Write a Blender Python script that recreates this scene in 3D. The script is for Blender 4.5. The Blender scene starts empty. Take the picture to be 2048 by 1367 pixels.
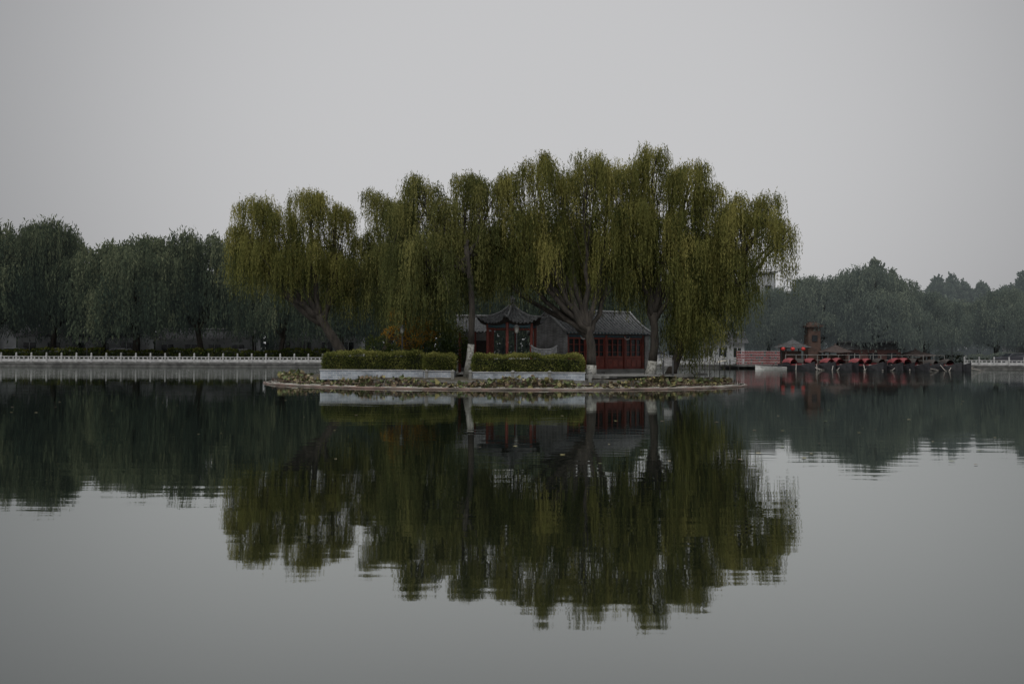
import bpy, math, numpy as np
from mathutils import Matrix, Vector
R=np.random.default_rng(11)
scene=bpy.context.scene
scene.view_settings.view_transform='Standard'
scene.view_settings.look='None'
scene.view_settings.exposure=0
PI=math.pi
# ------------------------------------------------------------------ helpers
def empty(name,loc=(0,0,0)):
    o=bpy.data.objects.new(name,None); scene.collection.objects.link(o); o.location=loc; o.empty_display_size=.5
    return o
def link(o,parent=None):
    scene.collection.objects.link(o)
    if parent: o.parent=parent
    return o
class MB:
    def __init__(s): s.v=[]; s.f=[]; s.m=[]
    def add(s,vs,fs,mi=0):
        b=len(s.v); s.v.extend([tuple(map(float,p)) for p in vs])
        for f in fs: s.f.append(tuple(b+i for i in f)); s.m.append(mi)
    def box(s,c,d,rz=0,mi=0,taper=1.0):
        x,y,z=d[0]/2,d[1]/2,d[2]/2; cr,sr=math.cos(rz),math.sin(rz); vs=[]
        for dz,t in((-z,1),(z,taper)):
            for dx,dy in((-x,-y),(x,-y),(x,y),(-x,y)):
                dx*=t; dy*=t
                vs.append((c[0]+dx*cr-dy*sr,c[1]+dx*sr+dy*cr,c[2]+dz))
        s.add(vs,[(3,2,1,0),(4,5,6,7),(0,1,5,4),(1,2,6,5),(2,3,7,6),(3,0,4,7)],mi)
    def tube(s,pts,rad,n=8,mi=0,cap=True,closed=False):
        pts=[Vector(p) for p in pts]; k=len(pts)
        if not hasattr(rad,'__len__'): rad=[rad]*k
        vs=[]; ref=Vector((0.31,0.2,1)).normalized()
        for i,p in enumerate(pts):
            if closed: t=pts[(i+1)%k]-pts[i-1]
            else: t=pts[min(i+1,k-1)]-pts[max(i-1,0)]
            t.normalize()
            r0=ref if abs(t.dot(ref))<.93 else Vector((1,0.1,0)).normalized()
            a=t.cross(r0).normalized(); b=t.cross(a)
            for j in range(n):
                q=2*PI*j/n; vs.append(p+(a*math.cos(q)+b*math.sin(q))*rad[i])
        fs=[]
        for i in range(k if closed else k-1):
            for j in range(n):
                i2=(i+1)%k
                fs.append((i*n+j,i*n+(j+1)%n,i2*n+(j+1)%n,i2*n+j))
        if cap and not closed:
            fs.append(tuple(range(n))[::-1]); fs.append(tuple((k-1)*n+j for j in range(n)))
        s.add(vs,fs,mi)
    def lathe(s,c,prof,n=12,mi=0):
        vs=[];fs=[]
        for r,z in prof:
            for j in range(n):
                q=2*PI*j/n; vs.append((c[0]+r*math.cos(q),c[1]+r*math.sin(q),c[2]+z))
        for i in range(len(prof)-1):
            for j in range(n): fs.append((i*n+j,i*n+(j+1)%n,(i+1)*n+(j+1)%n,(i+1)*n+j))
        fs.append(tuple(range(n))[::-1]); fs.append(tuple((len(prof)-1)*n+j for j in range(n)))
        s.add(vs,fs,mi)
    def grid(s,fn,nu,nv,mi=0):
        vs=[fn(i/nu,j/nv) for j in range(nv+1) for i in range(nu+1)]
        fs=[(j*(nu+1)+i,j*(nu+1)+i+1,(j+1)*(nu+1)+i+1,(j+1)*(nu+1)+i) for j in range(nv) for i in range(nu)]
        s.add(vs,fs,mi)
    def xf(s,M,start=0):
        for i in range(start,len(s.v)): s.v[i]=tuple(M@Vector(s.v[i]))
    def mesh(s,name,mats,smooth=False):
        me=bpy.data.meshes.new(name); me.from_pydata(s.v,[],s.f)
        for m in mats: me.materials.append(m)
        me.polygons.foreach_set('material_index',s.m)
        if smooth: me.polygons.foreach_set('use_smooth',[True]*len(s.f))
        me.update(); return me
    def obj(s,name,mats,parent=None,smooth=False):
        return link(bpy.data.objects.new(name,s.mesh(name,mats,smooth)),parent)

def mat(name,c1,c2=None,rough=.8,scale=3,bump=0,bscale=None,metal=0,detail=5,stretch=(1,1,1)):
    m=bpy.data.materials.new(name); m.use_nodes=True; nt=m.node_tree; n=nt.nodes; l=nt.links
    p=n['Principled BSDF']; p.inputs['Roughness'].default_value=rough; p.inputs['Metallic'].default_value=metal
    if c2 is None: c2=tuple(x*.7 for x in c1)
    tc=n.new('ShaderNodeTexCoord'); mp=n.new('ShaderNodeMapping'); mp.inputs['Scale'].default_value=stretch
    l.new(tc.outputs['Object'],mp.inputs[0])
    ns=n.new('ShaderNodeTexNoise'); ns.inputs['Scale'].default_value=scale; ns.inputs['Detail'].default_value=detail
    l.new(mp.outputs[0],ns.inputs['Vector'])
    cr=n.new('ShaderNodeValToRGB'); cr.color_ramp.elements[0].position=.35; cr.color_ramp.elements[1].position=.65
    cr.color_ramp.elements[0].color=(*c2,1); cr.color_ramp.elements[1].color=(*c1,1)
    l.new(ns.outputs['Fac'],cr.inputs[0]); l.new(cr.outputs[0],p.inputs['Base Color'])
    if bump:
        b=n.new('ShaderNodeBump'); b.inputs['Distance'].default_value=bump
        n2=n.new('ShaderNodeTexNoise'); n2.inputs['Scale'].default_value=bscale or scale*3; l.new(mp.outputs[0],n2.inputs['Vector'])
        l.new(n2.outputs['Fac'],b.inputs['Height']); l.new(b.outputs[0],p.inputs['Normal'])
    return m
def brickmat(name,c1,c2,mortar,scale=1,bw=.24,bh=.07,ms=.012):
    m=bpy.data.materials.new(name); m.use_nodes=True; nt=m.node_tree; n=nt.nodes; l=nt.links
    p=n['Principled BSDF']; p.inputs['Roughness'].default_value=.85
    tc=n.new('ShaderNodeTexCoord'); sp=n.new('ShaderNodeSeparateXYZ'); l.new(tc.outputs['Object'],sp.inputs[0])
    ad=n.new('ShaderNodeMath'); l.new(sp.outputs[0],ad.inputs[0]); l.new(sp.outputs[1],ad.inputs[1])
    cb=n.new('ShaderNodeCombineXYZ'); l.new(ad.outputs[0],cb.inputs[0]); l.new(sp.outputs[2],cb.inputs[1])
    b=n.new('ShaderNodeTexBrick'); l.new(cb.outputs[0],b.inputs['Vector'])
    b.inputs['Color1'].default_value=(*c1,1); b.inputs['Color2'].default_value=(*c2,1); b.inputs['Mortar'].default_value=(*mortar,1)
    b.inputs['Scale'].default_value=1; b.inputs['Brick Width'].default_value=bw; b.inputs['Row Height'].default_value=bh; b.inputs['Mortar Size'].default_value=ms
    ns=n.new('ShaderNodeTexNoise'); ns.inputs['Scale'].default_value=1.7; ns.inputs['Detail'].default_value=6; l.new(tc.outputs['Object'],ns.inputs['Vector'])
    mr=n.new('ShaderNodeMapRange'); mr.inputs['From Min'].default_value=.3; mr.inputs['From Max'].default_value=.7; mr.inputs['To Min'].default_value=.55; mr.inputs['To Max'].default_value=1.15
    l.new(ns.outputs['Fac'],mr.inputs[0])
    mx=n.new('ShaderNodeVectorMath'); mx.operation='SCALE'; l.new(b.outputs['Color'],mx.inputs[0]); l.new(mr.outputs[0],mx.inputs['Scale'])
    l.new(mx.outputs[0],p.inputs['Base Color']); return m
def leafmat(name,stops,trans=.35,haze_glow=None):
    m=bpy.data.materials.new(name); m.use_nodes=True; nt=m.node_tree; n=nt.nodes; l=nt.links
    n.remove(n['Principled BSDF']); out=n['Material Output']
    at=n.new('ShaderNodeAttribute'); at.attribute_name='tint'
    cr=n.new('ShaderNodeValToRGB'); e=cr.color_ramp.elements
    e[0].position=stops[0][0]; e[0].color=(*stops[0][1],1); e[1].position=stops[-1][0]; e[1].color=(*stops[-1][1],1)
    for p,c in stops[1:-1]: q=e.new(p); q.color=(*c,1)
    l.new(at.outputs['Fac'],cr.inputs[0])
    d=n.new('ShaderNodeBsdfDiffuse'); t=n.new('ShaderNodeBsdfTranslucent'); mx=n.new('ShaderNodeMixShader'); mx.inputs[0].default_value=trans
    l.new(cr.outputs[0],d.inputs[0]); l.new(cr.outputs[0],t.inputs[0]); l.new(d.outputs[0],mx.inputs[1]); l.new(t.outputs[0],mx.inputs[2])
    if haze_glow:
        em=n.new('ShaderNodeEmission'); em.inputs[0].default_value=(*haze_glow,1); em.inputs[1].default_value=1  # constant self-glow stands in for distance haze, no real fog
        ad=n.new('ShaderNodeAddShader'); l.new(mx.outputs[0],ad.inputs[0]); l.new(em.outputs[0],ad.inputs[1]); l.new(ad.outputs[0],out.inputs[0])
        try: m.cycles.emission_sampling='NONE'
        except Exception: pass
    else: l.new(mx.outputs[0],out.inputs[0])
    return m
def leafmesh(name,q,t,m):
    N=len(q); me=bpy.data.meshes.new(name)
    me.vertices.add(4*N); me.vertices.foreach_set('co',q.reshape(-1).astype(np.float32))
    me.loops.add(4*N); me.loops.foreach_set('vertex_index',np.arange(4*N,dtype=np.int32))
    me.polygons.add(N); me.polygons.foreach_set('loop_start',np.arange(0,4*N,4,dtype=np.int32))
    me.update(calc_edges=True)
    a=me.attributes.new('tint','FLOAT','FACE'); a.data.foreach_set('value',t.astype(np.float32))
    me.materials.append(m); return me
def quads(c,d,L,W):
    N=len(c); d=d/np.linalg.norm(d,axis=1,keepdims=True)
    r=R.normal(size=(N,3)); w=np.cross(d,r); w/=np.linalg.norm(w,axis=1,keepdims=True)+1e-9
    L=np.broadcast_to(L,(N,))[:,None]; W=np.broadcast_to(W,(N,))[:,None]
    return np.stack([c,c+d*L*.45+w*W*.5,c+d*L,c+d*L*.45-w*W*.5],axis=1)

def strands(lobes,leafL,leafW,spacing,nc=(32,26,22),ns=15,spread=.2,Lr=(1.0,3.2),tierdrop=2.2,crest=3,dspread=.32):
    Q=[];T=[];nodes=[]
    for lb in lobes:
        x,y,zt,r,zmin=lb[:5]; dens=lb[5] if len(lb)>5 else 1.0; h=r*.95; ns_nodes=[]
        jobs=[(x,y,zt-h-ti*tierdrop,r*(1+.12*ti),int(n*dens*(r/1.4)**1.3),ti,h) for ti,n in enumerate(nc)]
        for k in range(crest):
            a=R.uniform(0,6.3); rr=r*R.uniform(.3,.9); hh=r*.3
            jobs.append((x+rr*math.cos(a),y+rr*math.sin(a),zt-hh+R.uniform(-.6,.25)*r-.25*rr,r*R.uniform(.18,.34),max(3,int(nc[0]*.14*dens)),0,hh))
        for (jx,jy,zc,rr,n,ti,h) in jobs:
            if zc<zmin+.8 or n<1: continue
            az=R.uniform(0,2*PI,n); w=R.uniform(0,1,n)**(.6 if ti==0 else 1.5); hr=np.sqrt(np.clip(1-w*w,0,1))
            sc=R.uniform(.55,1.12,n)
            P=np.stack([jx+rr*hr*np.cos(az)*sc,jy+1.5*rr*hr*np.sin(az)*sc,zc+h*w*sc],1)
            ns_nodes+= [tuple(p) for p in P[:9]]
            Lc=R.uniform(Lr[0],Lr[1],n)*(1 if ti else .85)
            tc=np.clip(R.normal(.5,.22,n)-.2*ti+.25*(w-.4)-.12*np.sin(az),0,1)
            idx=np.repeat(np.arange(n),ns); M=len(idx)
            S=P[idx]+R.normal(0,spread,(M,3))*[1,1,.7]
            L=Lc[idx]*R.uniform(.4,1.1,M); a=az[idx]+R.normal(0,.7,M); dr=R.uniform(.05,.42,M)*(leafL/.16)**.4
            K=int(Lr[1]*1.1/spacing)+1
            s=(np.arange(K)[None,:]+R.uniform(0,1,(M,K)))*spacing
            ok=s<L[:,None]
            hx=dr[:,None]*(1-np.exp(-s/.7)); ph=R.uniform(0,6,M)[:,None]
            sway=.045*np.sin(s*1.3+ph)
            X=S[:,0:1]+np.cos(a)[:,None]*hx+sway; Y=S[:,1:2]+np.sin(a)[:,None]*hx+sway
            Z=S[:,2:3]+.5*s*np.exp(-s/.35)-(s-.4*(1-np.exp(-s/.4)))
            ok&=Z>(zmin+R.uniform(-.7,1.2,(M,1))+(R.random((M,1))<.35)*R.uniform(0,1.8,(M,1)))
            c=np.stack([X[ok],Y[ok],Z[ok]],1); N=len(c)
            dd=np.stack([R.normal(0,dspread,N),R.normal(0,dspread,N),-np.ones(N)+R.normal(0,.2,N)],1)
            top=(s[ok]<.15); dd[top,2]*=-.3
            Q.append(quads(c,dd,leafL*R.uniform(.6,1.25,N),leafW*R.uniform(.7,1.3,N)))
            tt=np.repeat(tc[idx][:,None],K,1)[ok]+R.normal(0,.1,N)
            T.append(np.clip(tt,0,1))
        nodes.append(ns_nodes)
    return np.concatenate(Q),np.concatenate(T),nodes
def bez(p0,p1,p2,n=8):
    p0,p1,p2=map(Vector,(p0,p1,p2)); return [p0*(1-t)**2+p1*2*t*(1-t)+p2*t*t for t in [i/n for i in range(n+1)]]
def limbs(mb,base,fork,lobes,nodes,r0,nbr=7,white=True,wob=.1):
    base=Vector(base); fork=Vector(fork); H=fork.z-base.z
    pts=[];rad=[]
    for i in range(9):
        t=i/8; p=base.lerp(fork,t); p.x+= math.sin(t*PI)*wob*H*.4+R.normal(0,.015); p.y+=R.normal(0,.015)
        pts.append(p); rad.append(r0*(1.3 if i==0 else 1-.32*t))
    if white:
        mb.tube(pts[:3],[rad[0]*1.03,rad[1]*1.04,rad[2]*1.04],10,1)
        mb.tube(pts[2:],rad[2:],10,0)
    else: mb.tube(pts,rad,8,0)
    for lb,nd in zip(lobes,nodes):
        tgt=Vector((lb[0],lb[1],lb[2]-lb[3]*1.2)); st=fork.lerp(base,R.uniform(0,.22))
        mid=Vector((st.x*.35+tgt.x*.65,st.y*.4+tgt.y*.6,st.z*.55+tgt.z*.45-R.uniform(0,.6)))
        mid.x+=R.normal(0,.25)
        b=bez(st,mid,tgt,9); n=len(b)
        for i in range(1,n-1): b[i]+=Vector((R.normal(0,.06),R.normal(0,.06),R.normal(0,.05)))
        mb.tube(b,[r0*.5*(1-i/n)**.8+.03 for i in range(n)],7,0)
        for k in R.permutation(len(nd))[:nbr*2]:
            q=Vector(nd[k]); s=b[int(R.integers(4,n))]
            m2=(s+q)/2+Vector((0,0,.35)); bb=bez(s,m2,q,5)
            mb.tube(bb,[.045,.035,.028,.022,.016,.01],4,0)
# ------------------------------------------------------------------ materials
bark=mat('bark',(.05,.042,.034),(.018,.015,.012),.95,6,.03,30,stretch=(1,1,.25))
limewash=mat('limewashed_bark',(.38,.38,.35),(.14,.135,.12),.9,9,.02,30)
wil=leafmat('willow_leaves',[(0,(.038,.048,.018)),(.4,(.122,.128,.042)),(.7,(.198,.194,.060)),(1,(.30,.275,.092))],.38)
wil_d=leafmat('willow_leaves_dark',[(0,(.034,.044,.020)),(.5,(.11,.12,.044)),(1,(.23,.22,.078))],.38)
farL=leafmat('bank_leaves',[(0,(.032,.047,.032)),(.5,(.07,.088,.052)),(1,(.16,.175,.10))],.35,haze_glow=(.0052,.0064,.0065))  # faint haze glow painted into the left bank leaves
farR=leafmat('far_bank_leaves',[(0,(.05,.065,.055)),(.5,(.085,.105,.08)),(1,(.15,.17,.12))],.35,haze_glow=(.021,.0243,.0255))  # paler leaf colours plus glow, haze put into the material
farRR=leafmat('painted_haze_leaves',[(0,(.05,.065,.055)),(.5,(.07,.09,.072)),(1,(.11,.13,.10))],.35,haze_glow=(.041,.046,.049))  # strongest painted haze, for the farthest foliage
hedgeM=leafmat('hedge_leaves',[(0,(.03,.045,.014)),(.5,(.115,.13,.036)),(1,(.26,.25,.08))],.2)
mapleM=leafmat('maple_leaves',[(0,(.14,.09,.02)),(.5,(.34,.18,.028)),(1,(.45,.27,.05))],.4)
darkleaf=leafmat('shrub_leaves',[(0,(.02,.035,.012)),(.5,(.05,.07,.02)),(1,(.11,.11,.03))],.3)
marble=mat('white_marble',(.46,.46,.46),(.26,.26,.26),.7,3,.004)
stone=mat('bank_stone',(.15,.15,.145),(.07,.07,.068),.9,2,.03,8)
rock=mat('weathered_rock',(.13,.125,.11),(.05,.048,.042),.95,3,.06,9)
paving=mat('stone_paving',(.24,.24,.23),(.15,.15,.14),.9,1.5,.01)
soil=mat('soil',(.08,.07,.05),(.04,.036,.025),1,2,.03)
groundM=mat('ground_dull',(.09,.095,.08),(.05,.055,.045),1,.3,.03)
red=mat('red_lacquer',(.21,.042,.028),(.13,.028,.02),.6,3)
redframe=mat('red_frame',(.27,.06,.04),(.16,.038,.028),.55,4)
darkwood=mat('dark_wood',(.03,.022,.018),(.015,.012,.01),.7,5)
glass=mat('dark_window',(.02,.025,.03),(.01,.012,.014),.15,2)
tile=mat('grey_roof_tile',(.17,.175,.18),(.07,.073,.077),.8,6,.01,25)
tiled=mat('dark_roof_tile',(.08,.082,.085),(.04,.042,.044),.85,5)
ridgeM=mat('ridge_tile',(.28,.285,.29),(.15,.15,.155),.8,8)
paintb=mat('painted_beam',(.05,.11,.12),(.03,.05,.09),.6,9)
whitep=mat('white_paint',(.6,.6,.59),(.45,.45,.44),.7,3)
plaster=mat('grey_plaster',(.42,.43,.44),(.30,.31,.32),.9,.8)
gbrick=brickmat('grey_brick',(.22,.22,.22),(.12,.12,.125),(.34,.34,.34))
pbrick=brickmat('pale_brick',(.38,.42,.48),(.23,.27,.33),(.48,.50,.52),bw=.32,bh=.105,ms=.018)
boatred=mat('boat_canopy_red',(.22,.035,.04),(.12,.02,.024),.7,4)
rackred=mat('rack_red',(.28,.09,.09),(.19,.055,.058),.8,4)
boatblack=mat('boat_hull_black',(.025,.025,.03),(.012,.012,.015),.5,4)
pink=mat('faded_pink_tube',(.20,.13,.11),(.10,.085,.07),.7,1.6,detail=8)
tubew=mat('weathered_white_tube',(.50,.48,.44),(.13,.12,.09),.7,1.3,detail=8)
yellowc=mat('canvas_cream',(.5,.45,.33),(.4,.36,.28),.9,2)
oarM=mat('oar_wood',(.36,.33,.30),(.22,.2,.18),.8,4)
steel=mat('dark_steel',(.05,.052,.055),(.03,.03,.032),.5,4)
lampglass=mat('lamp_glass',(.3,.3,.28),(.22,.22,.2),.4,3)
brown=mat('brown_timber',(.09,.052,.04),(.055,.036,.028),.8,3)
carpaint=mat('car_paint',(.05,.05,.06),(.04,.04,.05),.3,1)
carpaint2=mat('car_paint_silver',(.25,.26,.28),(.2,.21,.23),.3,1)
# ------------------------------------------------------------------ water
def water():
    me=bpy.data.meshes.new('water'); s=900
    me.from_pydata([(-s,-300,0),(s,-300,0),(s,500,0),(-s,500,0)],[],[(0,1,2,3)])
    m=bpy.data.materials.new('lake_water'); m.use_nodes=True; nt=m.node_tree; n=nt.nodes; l=nt.links
    n.remove(n['Principled BSDF']); out=n['Material Output']
    g=n.new('ShaderNodeBsdfGlossy'); g.inputs['Roughness'].default_value=.025; g.inputs['Color'].default_value=(.97,1,.975,1)
    d=n.new('ShaderNodeBsdfDiffuse'); d.inputs[0].default_value=(.004,.006,.005,1)
    lw=n.new('ShaderNodeLayerWeight'); lw.inputs[0].default_value=.5
    mr=n.new('ShaderNodeMapRange'); mr.inputs['From Min'].default_value=.55; mr.inputs['From Max'].default_value=1; mr.inputs['To Min'].default_value=.22; mr.inputs['To Max'].default_value=.80
    l.new(lw.outputs['Facing'],mr.inputs[0])
    mx=n.new('ShaderNodeMixShader'); l.new(mr.outputs[0],mx.inputs[0]); l.new(d.outputs[0],mx.inputs[1]); l.new(g.outputs[0],mx.inputs[2]); l.new(mx.outputs[0],out.inputs[0])
    tc=n.new('ShaderNodeTexCoord')
    def noise(sx,sy,sc,det):
        mp=n.new('ShaderNodeMapping'); mp.inputs['Scale'].default_value=(sx,sy,1); l.new(tc.outputs['Object'],mp.inputs[0])
        a=n.new('ShaderNodeTexNoise'); a.inputs['Scale'].default_value=sc; a.inputs['Detail'].default_value=det; l.new(mp.outputs[0],a.inputs['Vector']); return a
    n1=noise(.35,1.5,1.6,2); n2=noise(.25,1,.35,1); patch=noise(.4,1,.07,3)
    sp=n.new('ShaderNodeSeparateXYZ'); l.new(tc.outputs['Object'],sp.inputs[0])
    far=n.new('ShaderNodeMapRange'); far.inputs['From Min'].default_value=52; far.inputs['From Max'].default_value=75; far.inputs['To Min'].default_value=0; far.inputs['To Max'].default_value=1
    l.new(sp.outputs[1],far.inputs[0])
    pm=n.new('ShaderNodeMapRange'); pm.inputs['From Min'].default_value=.4; pm.inputs['From Max'].default_value=.6; pm.inputs['To Min'].default_value=.6; pm.inputs['To Max'].default_value=1.5
    l.new(patch.outputs['Fac'],pm.inputs[0])
    fa=n.new('ShaderNodeMath'); fa.operation='MULTIPLY_ADD'; fa.inputs[1].default_value=6; l.new(far.outputs[0],fa.inputs[0]); l.new(pm.outputs[0],fa.inputs[2])
    m1=n.new('ShaderNodeMath'); m1.operation='MULTIPLY'; l.new(n1.outputs['Fac'],m1.inputs[0]); l.new(fa.outputs[0],m1.inputs[1])
    m2=n.new('ShaderNodeMath'); m2.operation='MULTIPLY_ADD'; m2.inputs[1].default_value=1.6; l.new(n2.outputs['Fac'],m2.inputs[0]); l.new(m1.outputs[0],m2.inputs[2])
    b=n.new('ShaderNodeBump'); b.inputs['Strength'].default_value=1; b.inputs['Distance'].default_value=.0026; l.new(m2.outputs[0],b.inputs['Height'])
    l.new(b.outputs[0],g.inputs['Normal'])
    me.materials.append(m); link(bpy.data.objects.new('lake_water',me))
water()
# ------------------------------------------------------------------ far bank ground
shore=[(-400,70),(-160,80),(-55,86),(-20,90),(16,94),(40,97),(52,97.5),(60,95),(160,92),(400,80)]
def shoreY(x):
    return float(np.interp(x,[p[0] for p in shore],[p[1] for p in shore]))
BZ=.42
mb=MB()
n=len(shore)
vs=[(x,y,BZ) for x,y in shore]+[(x*4,1500,BZ+6) for x,y in shore]
mb.add(vs,[(i,i+1,n+i+1,n+i) for i in range(n-1)],0)
mb.obj('ground',[groundM])
mb=MB()
for i in range(n-1):
    (x0,y0),(x1,y1)=shore[i],shore[i+1]
    mb.add([(x0,y0-.06,-1),(x1,y1-.06,-1),(x1,y1-.06,BZ-.1),(x0,y0-.06,BZ-.1)],[(0,1,2,3)])
    mb.add([(x0,y0-.14,BZ-.12),(x1,y1-.14,BZ-.12),(x1,y1-.14,BZ+.05),(x0,y0-.14,BZ+.05),(x0,y0+.5,BZ+.05),(x1,y1+.5,BZ+.05)],[(0,1,2,3),(3,2,5,4)])
mb.obj('stone_embankment',[stone])
mb=MB()
for i in range(n-1):
    (x0,y0),(x1,y1)=shore[i],shore[i+1]
    mb.add([(x0,y0+.5,BZ+.02),(x1,y1+.5,BZ+.02),(x1,y1+6,BZ+.05),(x0,y0+6,BZ+.05)],[(0,1,2,3)])
mb.obj('promenade_pavement',[paving])
def balustrade(name,xa,xb):
    mb=MB(); x=xa; sp=1.45; prev=None
    while x<=xb:
        y=shoreY(x)+.2; z=BZ+.05
        mb.box((x,y,z+.36),(.15,.15,.72)); mb.box((x,y,z+.745),(.11,.11,.05)); mb.lathe((x,y,z+.77),[(.075,0),(.09,.06),(.085,.16),(.03,.21)],8)
        if prev is not None:
            px,py=prev; a=math.atan2(y-py,x-px); L=math.hypot(x-px,y-py)-.15; c=((x+px)/2,(y+py)/2)
            mb.box((*c,z+.57),(L,.11,.08),a); mb.box((*c,z+.20),(L,.09,.30),a); 
            for k in (-.33,0,.33):
                mb.box((c[0]+math.cos(a)*k*L,c[1]+math.sin(a)*k*L,z+.44),(.12,.08,.176),a)
        prev=(x,y); x+=sp
    mb.obj(name,[marble])
balustrade('marble_balustrade',-110,24.5); balustrade('marble_balustrade',52,120)
# ------------------------------------------------------------------ island
CX,CY=-.35,49.2; A,B=13.6,7.9
mb=MB()
N=140; rings=[(.90,-.6,.0),(.87,.05,.05),(.845,.22,.05),(.83,.40,.03),(.80,.47,.02),(.6,.52,.01),(.01,.56,0)]
vs=[]
for sc,z,j in rings:
    for i in range(N):
        q=2*PI*i/N; s2=sc+R.normal(0,.006)*(j>0.01)
        vs.append((CX+A*s2*math.cos(q),CY+B*s2*math.sin(q),z+R.normal(0,j)))
fs=[]
for r in range(len(rings)-1):
    for i in range(N):
        fs.append((r*N+i,r*N+(i+1)%N,(r+1)*N+(i+1)%N,(r+1)*N+i))
mb.add(vs,fs,0)
for k in range(len(mb.f)): mb.m[k]=0 if k<3*N else 1
mb.obj('island_ground',[rock,soil])
mb=MB()
for i in range(120):
    q=R.uniform(PI*.98,2*PI*1.02); s2=R.uniform(.83,.87); s=R.uniform(.1,.26)
    c=Vector((CX+A*s2*math.cos(q),CY+B*s2*math.sin(q),R.uniform(.05,.34))); n0=len(mb.v)
    mb.lathe((0,0,0),[(s*.5,-s*.5),(s*.95,-s*.2),(s,.1*s),(s*.6,s*.5)],7)
    for k in range(n0,len(mb.v)):
        v=mb.v[k]; mb.v[k]=(c.x+v[0]*1.4+R.normal(0,.03),c.y+v[1]+R.normal(0,.03),c.z+v[2]*.6+R.normal(0,.025))
mb.obj('edging_rocks',[rock])
mb=MB()
for i in range(18):
    x=3.95+i*.42; yy=CY-B*.80*math.sqrt(max(0,1-((x-CX)/(A*.80))**2))
    mb.box((x,yy+.25,.60),(.415,.55,.16+R.uniform(-.015,.015)),R.normal(0,.02))
mb.obj('stone_edge_coping',[paving])
mb=MB(); mb.add([(2.6,43.2,.625),(8.5,44.2,.625),(9.6,52,.625),(-3,52,.625),(-3,45.4,.625),(2.6,45.0,.625)],[(0,1,2,3,4,5)]); mb.obj('courtyard_paving',[paving])
mb=MB()
def ringpts(a,b,z,n=150):
    return [(CX+a*math.cos(2*PI*i/n)+R.normal(0,.015),CY+b*math.sin(2*PI*i/n)+R.normal(0,.03),z+R.normal(0,.01)) for i in range(n)]
mb.tube(ringpts(13.75,8.1,.03),.05,8,0,closed=True)
mb.tube(ringpts(13.65,7.95,.06),.028,6,1,closed=True)
mb.tube(ringpts(13.35,7.3,.07),.035,8,1,closed=True)
mb.tube(ringpts(13.25,7.15,.20),.018,6,0,closed=True)
for i in range(90):
    q=2*PI*i/90+R.normal(0,.01); x,y=CX+13.36*math.cos(q),CY+7.3*math.sin(q)
    mb.tube([(x,y,-.3),(x+R.normal(0,.02),y,.24+R.uniform(0,.08))],.018,5,2)
mb.obj('floating_boom',[pink,tubew,brown])
def disc_leaf(mb,c,r,tilt,az,curl,mi):
    n=8; vs=[(0,0,-.0)]
    for i in range(n):
        q=2*PI*i/n; rr=r*R.uniform(.75,1.1); vs.append((rr*math.cos(q),rr*math.sin(q),curl*rr*(1+.7*math.sin(2*q))))
    M=Matrix.Translation(c)@Matrix.Rotation(az,4,'Z')@Matrix.Rotation(tilt,4,'X')
    mb.add([M@Vector(v) for v in vs],[(0,i+1,(i+1)%n+1) for i in range(n)],mi)
lm=[mat('lotus_yellow',(.29,.26,.11),(.17,.15,.06),.9,9),mat('lotus_green',(.13,.155,.06),(.06,.08,.03),.9,9),mat('lotus_brown',(.17,.12,.075),(.08,.06,.04),.9,9),mat('lotus_pale',(.38,.34,.22),(.22,.19,.11),.9,9)]
mb=MB()
for i in range(4600):
    q=R.uniform(PI*.93,2*PI*1.07) if R.random()<.9 else R.uniform(0,2*PI); s2=R.uniform(.84,.955)
    x,y=CX+A*s2*math.cos(q),CY+B*s2*math.sin(q)
    dens=math.sin(x*1.3)+math.sin(x*.47+2)+.8
    if dens<-.4 and R.random()<.6: continue
    z=R.uniform(.02,.6)*(.7+.3*math.sin(x*.9+1)) if R.random()<.78 else .03
    r=R.uniform(.04,.15); mi=int(R.choice([0,0,1,1,1,2,2,2,3]))
    disc_leaf(mb,(x,y,z),r,R.normal(0,.9) if z>.06 else R.normal(0,.12),R.uniform(0,6.3),R.normal(0,.55),mi)
    if z>.08: mb.tube([(x+R.normal(0,.06),y,-.1),(x,y,z)],.008,4,2,cap=False)
mb.obj('lotus_plants',lm)
def rbox_leaves(x0,x1,y0,y1,z0,z1,n,L,W,jit=.05):
    sx,sy,sz=x1-x0,y1-y0,z1-z0
    ar=np.array([sx*sz,sx*sz*.3,sy*sz,sy*sz,sx*sy]); ar=ar/ar.sum(); f=R.choice(5,n,p=ar); u=R.uniform(0,1,n); v=R.uniform(0,1,n)
    X=np.where((f==0)|(f==1)|(f==4),x0+u*sx,np.where(f==2,x0,x1)); Y=np.where(f==0,y0,np.where(f==1,y1,y0+v*sy)); Y=np.where((f==2)|(f==3),y0+u*sy,Y)
    Z=np.where(f==4,z1,z0+v*sz)
    lump=.05*np.sin(X*2.3+Y)+.035*np.sin(X*6.1+1)
    e=np.minimum(np.minimum(X-x0,x1-X),.25)/.25
    Z=Z+np.where(Z>z0+.5*sz,lump-.16*(1-e)**2*1,0)
    c=np.stack([X,Y,Z],1)+R.normal(0,jit,(n,3))
    nrm=np.stack([np.where(f==2,-1.,np.where(f==3,1.,0)),np.where(f==0,-1.,np.where(f==1,1.,0)),np.where(f==4,1.,.25)],1)
    d=nrm+R.normal(0,.75,(n,3))
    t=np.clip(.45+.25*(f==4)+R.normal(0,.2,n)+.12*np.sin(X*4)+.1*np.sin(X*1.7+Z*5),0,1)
    return quads(c,d,L,W),t
darkhedge=mat('hedge_core',(.02,.025,.01),(.01,.014,.006),1,6)
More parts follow.
